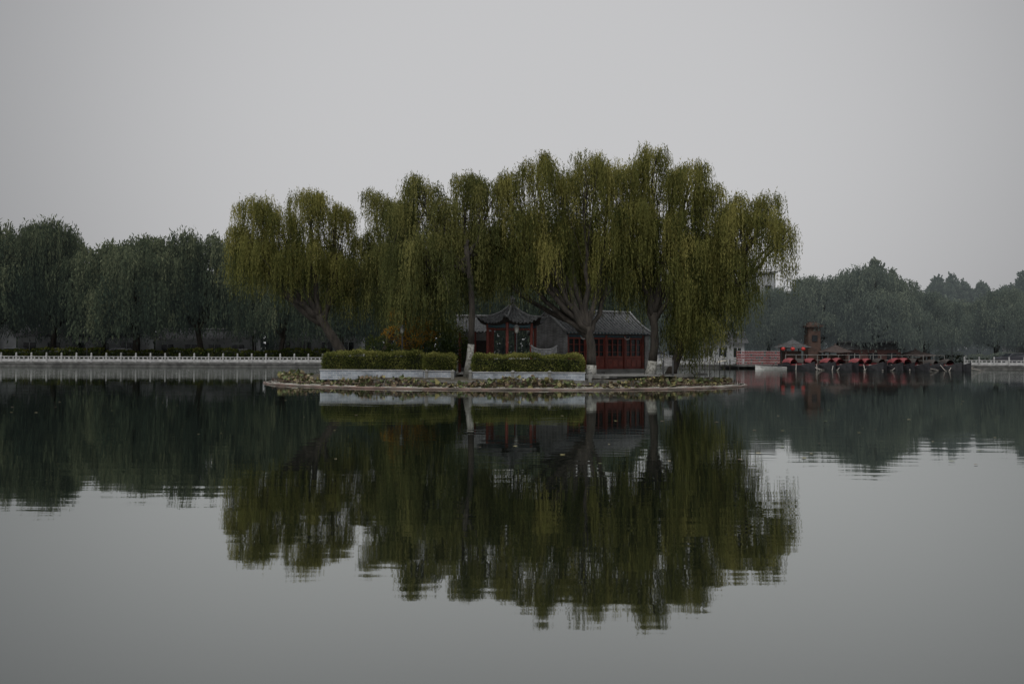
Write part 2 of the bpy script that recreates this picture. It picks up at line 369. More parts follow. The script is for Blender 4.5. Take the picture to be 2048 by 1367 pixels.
def hedge(name,x0,x1,y0,y1,z0,z1,m=hedgeM,n=None,L=.09,W=.05):
    e=empty(name); n=n or int(((x1-x0)*(z1-z0+y1-y0)+(y1-y0)*(z1-z0)*2)*900)
    q,t=rbox_leaves(x0,x1,y0,y1,z0,z1,n,L,W); link(bpy.data.objects.new('leaves',leafmesh('leaves',q,t,m)),e)
    b=MB(); b.box(((x0+x1)/2,(y0+y1)/2,(z0+z1)/2-.08),(x1-x0-.18,y1-y0-.18,z1-z0-.16)); b.obj('inner_branches',[darkhedge],e)
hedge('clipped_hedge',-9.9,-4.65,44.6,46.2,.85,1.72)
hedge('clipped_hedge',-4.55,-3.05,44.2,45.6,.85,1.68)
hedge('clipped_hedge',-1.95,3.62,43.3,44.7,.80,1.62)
def planter(name,x0,x1,y0,y1,z0,z1):
    e=empty(name); t=.22
    b=MB(); b.box(((x0+x1)/2,y0+t/2,(z0+z1)/2),(x1-x0,t,z1-z0)); b.box(((x0+x1)/2,y1-t/2,(z0+z1)/2),(x1-x0,t,z1-z0))
    b.box((x0+t/2,(y0+y1)/2,(z0+z1)/2),(t,y1-y0-2*t-.004,z1-z0)); b.box((x1-t/2,(y0+y1)/2,(z0+z1)/2),(t,y1-y0-2*t-.004,z1-z0)); b.obj('brick_wall',[pbrick],e)
    b=MB(); b.box(((x0+x1)/2,y0+t/2,z1+.022),(x1-x0+.08,t+.08,.04)); b.obj('coping',[marble],e)
    b=MB(); b.box(((x0+x1)/2,(y0+y1)/2,z1-.15),(x1-x0-2*t,y1-y0-2*t,.2)); b.obj('soil',[soil],e)
planter('brick_planter',-10.0,-4.62,44.35,46.4,.35,.84)
planter('brick_planter',-4.56,-3.0,43.95,45.8,.35,.82)
planter('brick_planter',-2.0,3.7,43.05,44.9,.35,.79)
for (x,y) in [(-4.35,43.35),(-3.0,43.1),(-2.1,42.95),(.05,42.75),(1.9,42.78),(3.95,43.0)]:
    b=MB(); b.box((x,y,.55),(.16,.16,.44)); b.lathe((x,y,.77),[(.09,0),(.11,.05),(.09,.11),(.03,.15)],10); b.obj('stone_bollard',[paving])
# ------------------------------------------------------------------ willows of the island
trees=[
 ('A',(-9.4,50.0,.5),(-11.4,50.0,3.9),.34,[(-15.3,51,11.0,1.25,5.2),(-13.7,50.5,10.1,1.2,4.9),(-12.2,51,11.45,1.25,4.2),(-10.7,51.5,10.6,.85,3.8,.9),(-16.2,51,9.4,.85,5.4,.8),(-14.9,50.2,8.6,1.3,4.8),(-12.2,50.6,8.4,1.6,4.2),(-10.4,51,7.8,1.0,3.6)]),
 ('B',(-8.1,51.0,.5),(-7.0,51.4,4.4),.26,[(-8.3,52,11.5,.9,3.8,.8),(-9.2,52,8.8,.7,3.6,.8),(-6.8,52,11.0,1.0,3.6),(-8.0,51.5,8.2,1.2,3.3),(-6.6,50,8.6,1.4,3.0)]),
 ('C',(-2.35,44.7,.5),(-2.45,44.8,7.4),.19,[(-5.0,46,11.2,1.1,2.8),(-3.7,45.7,10.0,1.0,3.1),(-2.5,46.5,11.5,.8,4.0),(-1.4,46,11.1,.8,4.7),(-6.2,46.5,9.9,1.0,3.0),(-4.5,44.8,8.0,1.5,2.5),(-3.3,45.8,8.6,1.1,3.0),(-1.2,46.4,8.8,1.1,4.8),(-5.4,45.6,6.4,1.3,2.4),(-1.9,46.9,6.8,.9,4.6)]),
 ('D',(4.1,44.3,.5),(3.95,44.4,3.2),.28,[(1.3,45.7,12.3,1.15,4.8),(4.0,45.9,12.65,1.2,4.3),(-.3,46.2,11.4,.8,5.0),(2.7,46.2,11.6,.95,4.8),(5.3,46,12.0,.95,4.3),(.6,45.6,9.6,1.2,4.9),(3.1,46.5,9.2,1.4,4.7),(5.2,46.3,9.0,1.3,4.2),(1.8,47,8.6,1.3,4.8),(.0,47.2,8.2,1.1,5.0),(3.5,47.5,7.8,1.3,4.8),(2.0,44.6,7.6,.8,4.6,.8),(1.6,51.5,9.2,1.4,5.0),(-1.0,51.5,8.8,1.4,5.0),(4.2,52,9.0,1.4,5.0)]),
 ('E',(7.5,46.2,.5),(7.7,46.2,4.0),.27,[(7.85,47,13.25,.9,3.8,.75),(6.7,47,12.4,.85,4.2),(9.8,47,12.35,.9,2.4,.75),(8.8,46.3,11.8,.95,2.0),(10.7,47,11.1,.95,2.4),(6.5,46.3,10.3,1.3,4.3),(8.3,46.3,9.4,1.4,3.6),(7.0,47.2,7.8,1.2,4.3)]),
 ('F',(8.7,47.0,.5),(9.8,47.0,4.4),.28,[(12.6,47,10.5,.85,4.6,.65),(14.3,47,10.6,.85,5.6,.55),(13.4,46.5,9.7,.95,5.2,.6),(15.2,47.5,9.2,.7,5.4,.55),(11.8,46.5,9.8,1.1,3.4),(11.0,47.5,8.5,1.3,1.4),(9.5,46.3,8.3,1.2,1.0),(10.2,47.2,6.6,1.1,1.0),(12.2,47.2,7.8,1.2,3.3),(9.7,47.2,4.8,.6,.9)]),
]
for nm,base,fork,r0,lobes in trees:
    e=empty('willow_tree')
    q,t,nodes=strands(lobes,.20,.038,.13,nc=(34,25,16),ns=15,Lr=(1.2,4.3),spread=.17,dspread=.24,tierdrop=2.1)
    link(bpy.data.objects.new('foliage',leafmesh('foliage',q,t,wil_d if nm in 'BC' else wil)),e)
    b=MB(); limbs(b,base,fork,lobes,nodes,r0,white=nm in 'CDE'); b.obj('trunk_and_limbs',[bark,limewash],e,True)
# ------------------------------------------------------------------ shrubs / maple
def blobs(cs,n,L,W,m,name,parent,up=.3,drop=0):
    Q=[];T=[]
    for (x,y,z,rx,ry,rz) in cs:
        k=int(n*(rx*rz)); d=R.normal(size=(k,3)); d/=np.linalg.norm(d,axis=1,keepdims=True); s=R.uniform(.45,1.08,k)**.7
        lum=1+.18*np.sin(d[:,0]*5+x)*np.sin(d[:,2]*6+z)
        c=np.array([x,y,z])+d*s[:,None]*lum[:,None]*[rx,ry,rz]
        dd=d+R.normal(0,.8,(k,3))+[0,0,up]
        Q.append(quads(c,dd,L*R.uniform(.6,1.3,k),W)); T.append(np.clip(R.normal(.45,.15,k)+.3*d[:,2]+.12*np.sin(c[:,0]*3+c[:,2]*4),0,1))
    link(bpy.data.objects.new(name,leafmesh(name,np.concatenate(Q),np.concatenate(T),m)),parent)
e=empty('maple_tree')
cs=[(-6.2,47.4,3.9,.7,.6,.5),(-5.3,47.4,3.3,.8,.6,.45),(-4.7,47.2,2.7,.6,.5,.35),(-6.4,47.2,2.9,.8,.6,.4),(-5.6,47.0,2.3,.7,.5,.3),(-5.9,47.4,4.4,.4,.4,.35)]
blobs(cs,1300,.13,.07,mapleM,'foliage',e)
b=MB(); b.tube(bez((-5.7,47.4,.5),(-5.8,47.4,2),(-5.9,47.4,3.9)),[.08]*5+[.05]*4,6,0)
for c in cs: b.tube(bez((-5.75,47.4,1.5),(c[0],c[1],c[2]-.6),c[:3],5),[.04,.035,.03,.02,.015,.01],5,0)
b.obj('trunk',[bark],e)
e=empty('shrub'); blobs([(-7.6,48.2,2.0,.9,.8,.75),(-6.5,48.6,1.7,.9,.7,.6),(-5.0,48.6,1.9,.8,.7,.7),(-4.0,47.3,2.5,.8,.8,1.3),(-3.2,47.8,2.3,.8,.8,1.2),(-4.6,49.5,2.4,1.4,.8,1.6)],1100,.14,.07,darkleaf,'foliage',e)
b=MB()
for x,y in [(-7.6,48.2),(-6.5,48.6),(-5,48.6),(-4,47.3),(-3.2,47.8)]:
    for k in range(4): b.tube([(x,y,.4),(x+R.normal(0,.3),y+R.normal(0,.2),2)],[.04,.015],5)
b.obj('stems',[bark],e)
# ------------------------------------------------------------------ pavilion
def tilebump(s,p=.17,h=.035):
    f=(s/p)%1.0; return h*max(0,math.cos((f-.5)*2*PI*.9))**.6 if abs(f-.5)<.27 else 0
def hexpavilion(cx,cy,z0,Re,ze,za,rot=0):
    e=empty('hexagonal_pavilion'); sides=6; ap=Re*math.cos(PI/6)
    roof=MB(); ridge=MB(); half=Re*math.sin(PI/6)
    def zprof(t): return ze+(za-ze)*(.55*t+.45*t**2.4)
    for k in range(sides):
        a=rot+k*PI/3+PI/6; M=Matrix.Translation((cx,cy,0))@Matrix.Rotation(a,4,'Z')
        def fn(u,v,M=M):
            t=v; w=half*(1-t*.97); s=(u*2-1)*w; corner=abs(u*2-1)**3*(1-t)**2*.34
            out=ap*(1-t*.97)+corner*.5
            return M@Vector((out,s,zprof(t)+corner+tilebump(s+half,.22,.09)))
        roof.grid(fn,72,14,0)
        def fn2(u,v,M=M):
            c=abs(u*2-1)**3*.34; s=(u*2-1)*half
            return M@Vector((ap-.02+c*.5-(.0 if v<.5 else .5)*v,s*(1-.25*(v>.5)*v),ze+c-.10*(v if v<.5 else .5)*2))
        roof.grid(fn2,24,2,1)
        pts=[]
        ah=a+PI/6
        for i in range(11):
            t=i/10; c=(1-t)**2*.34; rr=Re*(1-t*.97)+c*.45; pts.append((cx+rr*math.cos(ah),cy+rr*math.sin(ah),zprof(t)+c+.05))
        ridge.tube(pts,[.05]+[.065]*9+[.07],6)
        p0=pts[0]; ridge.tube([p0,(p0[0]+.12*math.cos(ah),p0[1]+.12*math.sin(ah),p0[2]+.12)],[.05,.015],5)
    roof.obj('tiled_roof',[tile,darkwood],e); ridge.obj('hip_ridges',[ridgeM],e,True)
    f=MB(); f.lathe((cx,cy,za-.06),[(.2,0),(.24,.06),(.12,.12),(.10,.2),(.17,.26),(.2,.36),(.15,.46),(.06,.53),(.075,.6),(.03,.68),(.008,.86)],14); f.obj('finial',[ridgeM],e,True)
    c=MB(); rc=Re*.74
    P=[]
    for k in range(6):
        a=rot+k*PI/3; x,y=cx+rc*math.cos(a),cy+rc*math.sin(a); P.append((x,y)); c.lathe((x,y,z0),[(.11,0),(.11,.05),(.085,.06),(.085,ze-z0+.05)],12,0)
    c.obj('columns',[red],e)
    c=MB()
    for k in range(6):
        (x0,y0),(x1,y1)=P[k],P[(k+1)%6]; L=math.hypot(x1-x0,y1-y0)-.17; a=math.atan2(y1-y0,x1-x0); m=((x0+x1)/2,(y0+y1)/2)
        c.box((*m,ze-.12),(L,.12,.2),a,0); c.box((*m,ze-.32),(L,.05,.04),a,1)
        for j in range(7):
            o=(j-3)/7*L; c.box((m[0]+math.cos(a)*o,m[1]+math.sin(a)*o,ze-.265),(.03,.04,.068),a,1)
        c.box((*m,z0+.42),(L,.2,.06),a,1)
        for j in range(6):
            o=(j-2.5)/6*L; c.box((m[0]+math.cos(a)*o,m[1]+math.sin(a)*o,z0+.22),(.04,.05,.33),a,1)
    c.obj('beams_and_bench',[paintb,red],e)
    b=MB(); b.lathe((cx,cy,z0-.25),[(Re*.98,0),(Re*.98,.24)],6); b.obj('stone_base',[paving],e)
hexpavilion(-.02,48.6,.85,1.95,3.42,4.5,rot=.35)
# ------------------------------------------------------------------ hall
def hall(ox,oy,ang,L,Dp,z0,ze,zr):
    e=empty('red_timber_hall'); M=Matrix.Translation((ox,oy,0))@Matrix.Rotation(ang,4,'Z')
    def put(mb,name,mats,sm=False): mb.xf(M); mb.obj(name,mats,e,sm)
    ov=.45; half=Dp/2
    def prof(d):
        t=1-d/(half+ov); return ze-.12+(zr-ze+.12)*(.65*t+.35*t*t)
    r=MB()
    for sg in (-1,1):
        def fn(u,v):
            d=(half+ov)*(1-v); x=-.12+(L+.24)*u
            return (x,half+sg*d,prof(d)+tilebump(x+.12,.24,.09))
        r.grid(fn,int((L+.24)/.24*8),9,0)
        r.box((L/2,half+sg*(half+ov-.06),ze-.19),(L+.2,.05,.09),0,1)
        for i in range(int(L/.22)):
            r.box((.12+i*.22,half+sg*(half+ov/2-.03),ze-.1),(.08,ov+.1,.08),0,2)
        for i in range(int((L+.2)/.24)):
            x=-.12+.12+i*.24; r.lathe((x,half+sg*(half+ov-.0),ze-.15),[(.05,0),(.06,.06),(.03,.1)],6,3)
    put(r,'tiled_roof',[tile,darkwood,paintb,ridgeM])
    g=MB(); g.tube([(x,half,zr+.05) for x in np.linspace(-.15,L+.15,8)],.09,8)
    for xx in (-.1,L+.1):
        for sg in (-1,1):
            g.tube([(xx,half+sg*d,prof(d)+.07) for d in np.linspace(0,half+ov,9)],[.08]*8+[.05],6)
    put(g,'ridges',[ridgeM],True)
    w=MB()
    for x0 in (0,L):
        pr=[(-.1,z0-.25)]+[(-.1,ze-.05)]+[(half-d,prof(abs(d))-.03) for d in np.linspace(half,-half,11)]+[(Dp+.1,ze-.05),(Dp+.1,z0-.25)]
        k=len(pr); vs=[(x0-.14,y,z) for y,z in pr]+[(x0+.14,y,z) for y,z in pr]
        w.add(vs,[tuple(range(k)),tuple(range(2*k-1,k-1,-1))]+[(i,(i+1)%k,k+(i+1)%k,k+i) for i in range(k)],0)
    w.box((L/2,Dp-.1,(z0+ze)/2-.05),(L-.3,.2,ze-z0-.1),0,0)
    put(w,'brick_walls',[gbrick])
    w=MB(); w.box((L/2,half,z0-.12),(L+.5,Dp+.9,.24)); w.box((L/2,-.75,z0-.2),(1.6,.4,.14)); put(w,'stone_plinth',[paving])
    f=MB(); nb=4; bw=(L-.4)/nb
    for i in range(nb+1):
        x=.2+i*bw; f.lathe((x,.06,z0),[(.12,0),(.12,.06),(.095,.07),(.095,ze-z0-.08)],12,0)
    f.box((L/2,.08,ze-.22),(L-.3,.14,.24),0,3); f.box((L/2,.08,ze-.40),(L-.3,.1,.08),0,1)
    H0=z0+.7; H1=ze-.46
    for i in range(nb):
        xa=.2+i*bw+.1; xb=xa+bw-.2; f.box(((xa+xb)/2,.10,(z0+H0)/2),(xb-xa,.08,H0-z0),0,0)
        f.box(((xa+xb)/2,.14,(H0+H1)/2),(xb-xa,.03,H1-H0),0,2)
        f.box(((xa+xb)/2,.085,H0+.03),(xb-xa,.11,.06),0,1)
        nl=3; lw=(xb-xa)/nl
        for j in range(nl+1): f.box((min(max(xa+j*lw,xa+.03),xb-.03),.09,(H0+H1)/2+.03),(.06,.06,H1-H0-.06),0,1)
        for j in range(nl):
            cx=xa+(j+.5)*lw
            f.box((cx,.113,H1-.3),(lw-.06,.018,.03),0,1); f.box((cx,.113,H0+.3),(lw-.06,.018,.03),0,1)
            f.box((cx,.055,z0+.35),(lw-.1,.02,.42),0,1)
    for x in (.2+bw*.8,.2+bw*3.1):
        pts=[(x+.2*math.cos(q),-.02,ze-.27+.17*math.sin(q)) for q in np.linspace(PI,2*PI,9)]
        f.tube(pts,[.012,.025,.035,.04,.045,.04,.035,.025,.012],6,4)
    put(f,'columns_and_lattice_windows',[red,redframe,glass,paintb,whitep])
hall(3.0,48.5,math.radians(30),5.9,3.5,.85,3.05,4.25)
def wing():
    e=empty('corridor_building'); r=MB()
    for sg in (-1,1):
        r.grid(lambda u,v:(-3.4+2.4*u,51.8+sg*1.5*(1-v),3.0+.95*(.7*v+.3*v*v)+tilebump(2.4*u,.22,.06)),80,5,0)
    r.tube([(-3.45,51.8,4.0),(-.95,51.8,4.0)],.07,8,1); r.obj('tiled_roof',[tile,ridgeM],e)
    w=MB(); w.box((-2.2,51.8,1.8),(2.1,2.2,2.3)); w.obj('brick_walls',[gbrick],e)
    w=MB()
    for x in (-3.1,-2.2,-1.3): w.lathe((x,50.55,.6),[(.08,0),(.08,2.4)],10,0)
    w.box((-2.2,50.66,1.7),(1.6,.05,1.6),0,1); w.obj('columns',[red,darkwood],e)
wing()
e=empty('screen_wall'); b=MB(); b.box((1.75,46.3,1.1),(1.15,.25,.95)); b.obj('brick_wall',[gbrick],e)
b=MB()
for sg in (-1,1):
    b.grid(lambda u,v:(1.05+1.4*u,46.3+sg*.34*(1-v),1.6+.30*v*v+.05*v+.22*abs(2*u-1)**3+tilebump(1.4*u,.14,.025)),60,4,0)
b.tube([(1.02+1.46*u,46.3,1.97+.24*abs(2*u-1)**3) for u in np.linspace(0,1,11)],.045,6,1); b.obj('tiled_cap',[tile,ridgeM],e)
def streetlamp(x,y,z0,h,name='street_lamp'):
    b=MB(); b.lathe((x,y,z0),[(.12,0),(.10,.2),(.05,.3),(.04,h*.5),(.035,h-.4)],10,0); b.lathe((x,y,z0+h-.4),[(.06,0),(.10,.06),(.12,.3),(.13,.32)],6,1); b.lathe((x,y,z0+h-.079),[(.2,0),(.12,.08),(.02,.16)],6,0)
    b.obj(name,[steel,lampglass])
streetlamp(-6.0,46.5,.6,2.6); streetlamp(.25,45.9,.6,2.65); 
b=MB(); b.box((8.0,44.9,1.0),(.08,.08,.9)); b.box((8.25,44.9,1.35),(.42,.06,.45),0,1); b.box((8.5,44.9,1.0),(.08,.08,.9)); b.obj('notice_board',[steel,gbrick])
# ------------------------------------------------------------------ far bank trees
def far_willow_lobes(seed,H=14,rad=5):
    rg=np.random.default_rng(seed); L=[]
    for i in range(8):
        a=2*PI*i/8+rg.normal(0,.25); L.append((rad*.85*math.cos(a),rad*.6*math.sin(a),H*rg.uniform(.55,.9),rad*rg.uniform(.28,.42),H*rg.uniform(.17,.34)))
    for i in range(4):
        a=rg.uniform(0,6.3); L.append((rad*.4*math.cos(a),rad*.3*math.sin(a),H*rg.uniform(.86,1),rad*rg.uniform(.26,.36),H*.34))
    return L
variants=[]
haze_tint_bark=mat('haze_tinted_bark',(.10,.10,.10),(.07,.07,.07),1)  # paler grey bark, distance haze put into the colour
for sd in (1,2,5):
    lobes=far_willow_lobes(sd)
    q,t,nodes=strands(lobes,.46,.12,.34,nc=(26,20,14),ns=9,spread=.26,Lr=(1.4,4.8),tierdrop=2.6,crest=2,dspread=.25)
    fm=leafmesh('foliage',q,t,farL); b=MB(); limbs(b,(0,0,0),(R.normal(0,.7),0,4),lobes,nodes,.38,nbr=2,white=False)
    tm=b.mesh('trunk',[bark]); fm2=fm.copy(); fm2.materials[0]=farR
    tm2=tm.copy(); tm2.materials[0]=haze_tint_bark
    variants.append((fm,tm,fm2,tm2))
def far_tree(parent,x,y,s,v,right=False,rz=0,sz=1):
    fm,tm,fm2,tm2=variants[v%3]
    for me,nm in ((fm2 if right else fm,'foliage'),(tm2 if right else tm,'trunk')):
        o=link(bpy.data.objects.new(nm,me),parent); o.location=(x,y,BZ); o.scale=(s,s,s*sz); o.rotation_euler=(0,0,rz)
for i,(x,y,h,w) in enumerate([(-65,94,15.5,1.1),(-57,92,15.2,1.15),(-51.3,95,16.2,.9),(-47.0,98,12.8,.65),(-41.3,93.5,14.4,1.2),(-34.6,94.5,14.9,1.0),(-29.4,97,14.2,.7),(-25.5,94,12.8,.8),(-19.5,97,12.6,.95),(-12,98,12.5,1),(-4,99,13.5,1.05),(4,100,13.5,1.05),(11.5,101,13,1.0),(-75,95,14.5,1.15)]):
    e=empty('bank_willow_tree'); far_tree(e,x,y,w,i+i//3,False,i*1.3,h/14/w)
for i,(x,y,h,w) in enumerate([(19,101,10.2,.9),(25.8,103,10.2,.8),(31.3,104,9.6,.72),(37.2,103,10.8,.95),(42.8,101,12.0,1.0),(48.9,101,9.2,.85),(54,110,8.8,.7),(61,107,9.8,.9),(69,107,9.2,.9),(79,108,12,1)]):
    e2=empty('bank_willow_tree'); far_tree(e2,x,y,w,i+i//3,True,i*1.9,h/14/w)
def mass(x0,x1,yoff,h0,h1,m):
    e=empty('distant_tree_row'); cs=[]; x=x0
    while x<x1:
        h=R.uniform(h0,h1); y=shoreY(x)+yoff+R.uniform(-3,3); cs.append((x,y,h*.5,3.2,2.5,h*.5))
        for k in range(5): cs.append((x+R.normal(0,1.8),y-1+R.normal(0,1.2),h*R.uniform(.45,.9),R.uniform(1,1.9),1.5,R.uniform(1,1.9)))
        x+=3.4
    blobs(cs,110,.8,.4,m,'foliage',e,up=-.4)
    b=MB()
    for c in cs[::6]: b.tube([(c[0],c[1],0),(c[0],c[1],c[2])],[.3,.15],6)
    b.obj('trunks',[bark],e)
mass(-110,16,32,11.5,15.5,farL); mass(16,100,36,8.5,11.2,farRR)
def upright(name,x,y,H,w):
    e=empty(name); cs=[]
    for i in range(34):
        a=R.uniform(0,6.3); r=w*R.uniform(0,1)**.6; zz=H*(1-.30*(r/w)**1.5)*R.uniform(.8,1) ; cs.append((x+r*math.cos(a),y+r*math.sin(a),zz*.86,w*.13,w*.13,H*.12))
    for i in range(22):
        a=R.uniform(0,6.3); r=w*R.uniform(.2,.9); cs.append((x+r*math.cos(a),y+r*math.sin(a),H*R.uniform(.3,.68),w*.26,w*.26,H*.12))
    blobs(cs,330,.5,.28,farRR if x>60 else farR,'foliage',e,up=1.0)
    b=MB(); b.tube([(x,y,0),(x,y,H*.5),(x,y,H*.8)],[.35,.22,.08],7)
    for c in cs[:20]: b.tube([(x,y,H*.35),(c[0],c[1],c[2])],[.1,.03],4)
    b.obj('trunk',[haze_tint_bark],e)
upright('poplar_tree',50.8,118,15.6,3.6); upright('poplar_tree',55.5,120,12.4,2.8); upright('poplar_tree',66,130,15.4,4.2); upright('poplar_tree',72.5,132,13.8,3.4); upright('poplar_tree',79,130,15.6,4.2); upright('poplar_tree',43.3,122,13.6,1.8)
def bankhedge(x0,x1,z1,m,off=3.2):
    x=x0
    while x<x1:
        w=min(R.uniform(2.5,5),x1-x); 
        if w<.8: break
        y=shoreY(x+w/2)+off; hedge('bank_hedge',x,x+w-.2,y,y+1.2,BZ,z1+R.uniform(-.25,.15),m,n=int(w*200),L=.28,W=.17); x+=w
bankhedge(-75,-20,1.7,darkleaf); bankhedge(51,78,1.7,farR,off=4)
def house(name,x,y,w,d,h,rh,wallm,roofm,wins=4,right=False):
    e=empty(name); b=MB(); b.box((x,y,BZ+h/2),(w,d,h)); b.obj('walls',[wallm],e)
    b=MB()
    for sg in (-1,1): b.grid(lambda u,v:(x-w/2-.4+(w+.8)*u,y+sg*(d/2+.5)*(1-v),BZ+h-.15+rh*(.75*v+.25*v*v)+tilebump((w+.8)*u,.4,.06)),int(w*7),3,0)
    b.tube([(x-w/2-.4,y,BZ+h+rh-.1),(x+w/2+.4,y,BZ+h+rh-.1)],.13,6,1)
    b.add([(x-w/2,y-d/2,BZ+h),(x-w/2,y+d/2,BZ+h),(x-w/2,y,BZ+h+rh-.25)],[(0,1,2)],2); b.add([(x+w/2,y-d/2,BZ+h),(x+w/2,y+d/2,BZ+h),(x+w/2,y,BZ+h+rh-.25)],[(0,1,2)],2)
    b.obj('tiled_roof',[roofm,ridgeM,wallm],e)
    b=MB()
    for i in range(wins):
        xx=x-w/2+(i+.5)*w/wins; b.box((xx,y-d/2-.03,BZ+h*.52),(w/wins*.5,.07,h*.42),0,0); b.box((xx,y-d/2-.05,BZ+h*.52),(.07,.08,h*.42),0,1); b.box((xx,y-d/2-.045,BZ+h*.30),(w/wins*.56,.13,.09),0,1)
    b.obj('windows',[glass,whitep],e)
house('courtyard_house',-50,100,14,4,2.9,1.3,plaster,tiled,5); house('courtyard_house',-36,101,11,4,2.7,1.2,plaster,tiled,4); house('courtyard_house',-67,100,15,4,3.1,1.4,plaster,tiled,5); house('courtyard_house',-23,102,10,4,3.2,1.3,plaster,tiled,4)
house('courtyard_house',24.3,99.5,5,3,2.6,1.2,plaster,tiled,3); house('courtyard_house',72,112,12,5,3.0,1.4,plaster,tiled,4)
rackred2=mat('faded_red_wall',(.20,.11,.10),(.15,.08,.075),.9,1)
house('red_brick_house',42.0,100.2,6.5,2.6,1.9,.9,rackred2,tiled,3)
e=empty('apartment_block'); b=MB(); b.box((43.0,150,7.7),(4.5,8,15.4)); b.box((43.0,150,15.55),(5,8.6,.3)); b.obj('walls',[plaster],e)
b=MB()
for i in range(2):
    for j in range(4): b.box((42+i*2.0,145.97,2.6+j*3.3),(1.1,.1,1.5))
b.obj('windows',[glass],e)
def car(x,y,ang,m):
    b=MB(); prof=[(-2.2,.35),(-2.25,.75),(-1.9,.95),(-1.2,1.0),(-.65,1.42),(.75,1.45),(1.45,1.02),(2.1,.92),(2.25,.6),(2.2,.35)]; k=len(prof)
    vs=[(px,-.85+(.14 if pz>1.1 else 0),pz) for px,pz in prof]+[(px,.85-(.14 if pz>1.1 else 0),pz) for px,pz in prof]
    b.add(vs,[tuple(range(k)),tuple(range(2*k-1,k-1,-1))]+[(i,(i+1)%k,k+(i+1)%k,k+i) for i in range(k)],0)
    for sg in (-1,1):
        b.add([(-1.05,sg*.845,1.02),(1.25,sg*.845,1.02),(.68,sg*.735,1.38),(-.58,sg*.735,1.38)],[(0,1,2,3)],1)
        for px in (-1.35,1.35):
            b.tube([(px,sg*.68,.33),(px,sg*.9,.33)],.33,14,2); b.tube([(px,sg*.9,.33),(px,sg*.915,.33)],.18,10,3)
    b.add([(-1.17,-.66,1.05),(-1.17,.66,1.05),(-.7,.6,1.39),(-.7,-.6,1.39)],[(0,1,2,3)],1)
    b.xf(Matrix.Translation((x,y,BZ+.05))@Matrix.Rotation(ang,4,'Z')); b.obj('parked_car',[m,glass,boatblack,plaster])
for x,m in [(-53.5,carpaint2),(-48.5,carpaint),(-59,carpaint),(-42.8,carpaint2),(-30,carpaint),(17,carpaint2)]: car(x,shoreY(x)+5.6,R.choice([0,PI]),m)
for x,m in [(58,carpaint),(62.5,carpaint2),(67,carpaint)]: car(x,shoreY(x)+2.4,0,m)
# ------------------------------------------------------------------ boat dock on the right
e=empty('boat_dock'); b=MB(); b.box((40,93.9,.18),(19,2.2,.16)); b.box((27.5,95.2,.35),(8.5,3,.14))
for i in range(14): b.tube([(31+i*1.4,92.9,-.5),(31+i*1.4,92.9,.45)],.06,6)
b.obj('deck',[stone],e)
b=MB()
for i in range(16):
    x=31+i*1.2; b.tube([(x,96.3,.2),(x,96.3,1.6)],.04,5)
b.tube([(31,96.3,1.58),(49,96.3,1.58)],.03,5); b.tube([(31,96.3,1.0),(49,96.3,1.0)],.025,5); b.obj('railing',[paving],e)
def boat(x,y,ang,s=1,kind=0):
    e=empty('canopied_rowing_boat'); M=Matrix.Translation((x,y,0))@Matrix.Rotation(ang,4,'Z')@Matrix.Scale(s,4)
    b=MB(); st=[(-2.0,.42,.35),(-1.2,.62,.22),(0,.7,.18),(1.1,.58,.22),(1.9,.2,.42),(2.5,.03,.62)]
    vs=[]
    for sx,w,sh in st:
        vs+=[(sx,-w,sh+.25),(sx,-w*.7,-.05),(sx,w*.7,-.05),(sx,w,sh+.25),(sx,w*.85,sh+.2),(sx,w*.6,.1),(sx,-w*.6,.1),(sx,-w*.85,sh+.2)]
    fs=[]
    for i in range(len(st)-1):
        for j in range(8): fs.append((i*8+j,i*8+(j+1)%8,(i+1)*8+(j+1)%8,(i+1)*8+j))
    fs+= [tuple(range(8))[::-1],tuple((len(st)-1)*8+j for j in range(8))]
    b.add(vs,fs,0); b.tube([(p[0],-p[1],p[2]+.27) for p in st],.025,5,0); b.tube([(p[0],p[1],p[2]+.27) for p in st],.025,5,0)
    for sx in (-.9,.0,.8): b.box((sx,0,.32),(.25,1.0,.05),0,1)
    b.xf(M); b.obj('hull',[boatblack,brown],e)
    b=MB(); hh=.8+R.uniform(-.08,.14)
    for zo in (0,-.04): b.grid(lambda u,v:(-1.3+1.1*u,-.58+1.16*v,hh+.42*math.sin(PI*v)**.6+zo-.10*abs(2*u-1)**2),6,12,0)
    for sg in (-1,1):
        for sx in (-1.22,-.30): b.tube([(sx,sg*.5,.35),(sx,sg*.53,hh+.02)],.025,5,1)
        b.box((-.76,sg*.52,hh-.22),(.88,.02,.42),0,1 if kind!=2 else 2)
    b.box((-1.0,0,.6),(.12,.9,.42),0,2); b.box((-.2,0,.52),(.35,.8,.2),0,2)
    b.xf(M); b.obj('canopy',[boatred if kind<2 else darkwood,boatblack,boatred],e)
    b=MB()
    for sg in (-1,1):
        b.tube([(.5,sg*.5,.6),(1.3,sg*1.5,.22),(1.75,sg*2.1,.06)],.035,5,0); b.box((1.85,sg*2.2,.05),(.14,.4,.03),sg*-.6,0)
    b.xf(M); b.obj('oars',[oarM],e)
kinds=[0,2,0,0,1,0,0,2,0,0,2,2,2]
for i in range(13): boat(30.3+i*1.38+R.normal(0,.15),91.8-.08*i+R.normal(0,.4),-PI/2+R.normal(.5,.22),1.0,kinds[i])
b=MB(); st=[(-1.6,.6,.2),(-.5,.68,.2),(.6,.55,.24),(1.6,.05,.4)]; vs=[];fs=[]
for sx,w_,sh in st: vs+=[(sx,-w_,sh+.1),(sx,-w_*.6,-.05),(sx,w_*.6,-.05),(sx,w_,sh+.1)]
for i in range(3):
    for j in range(4): fs.append((i*4+j,i*4+(j+1)%4,(i+1)*4+(j+1)%4,(i+1)*4+j))
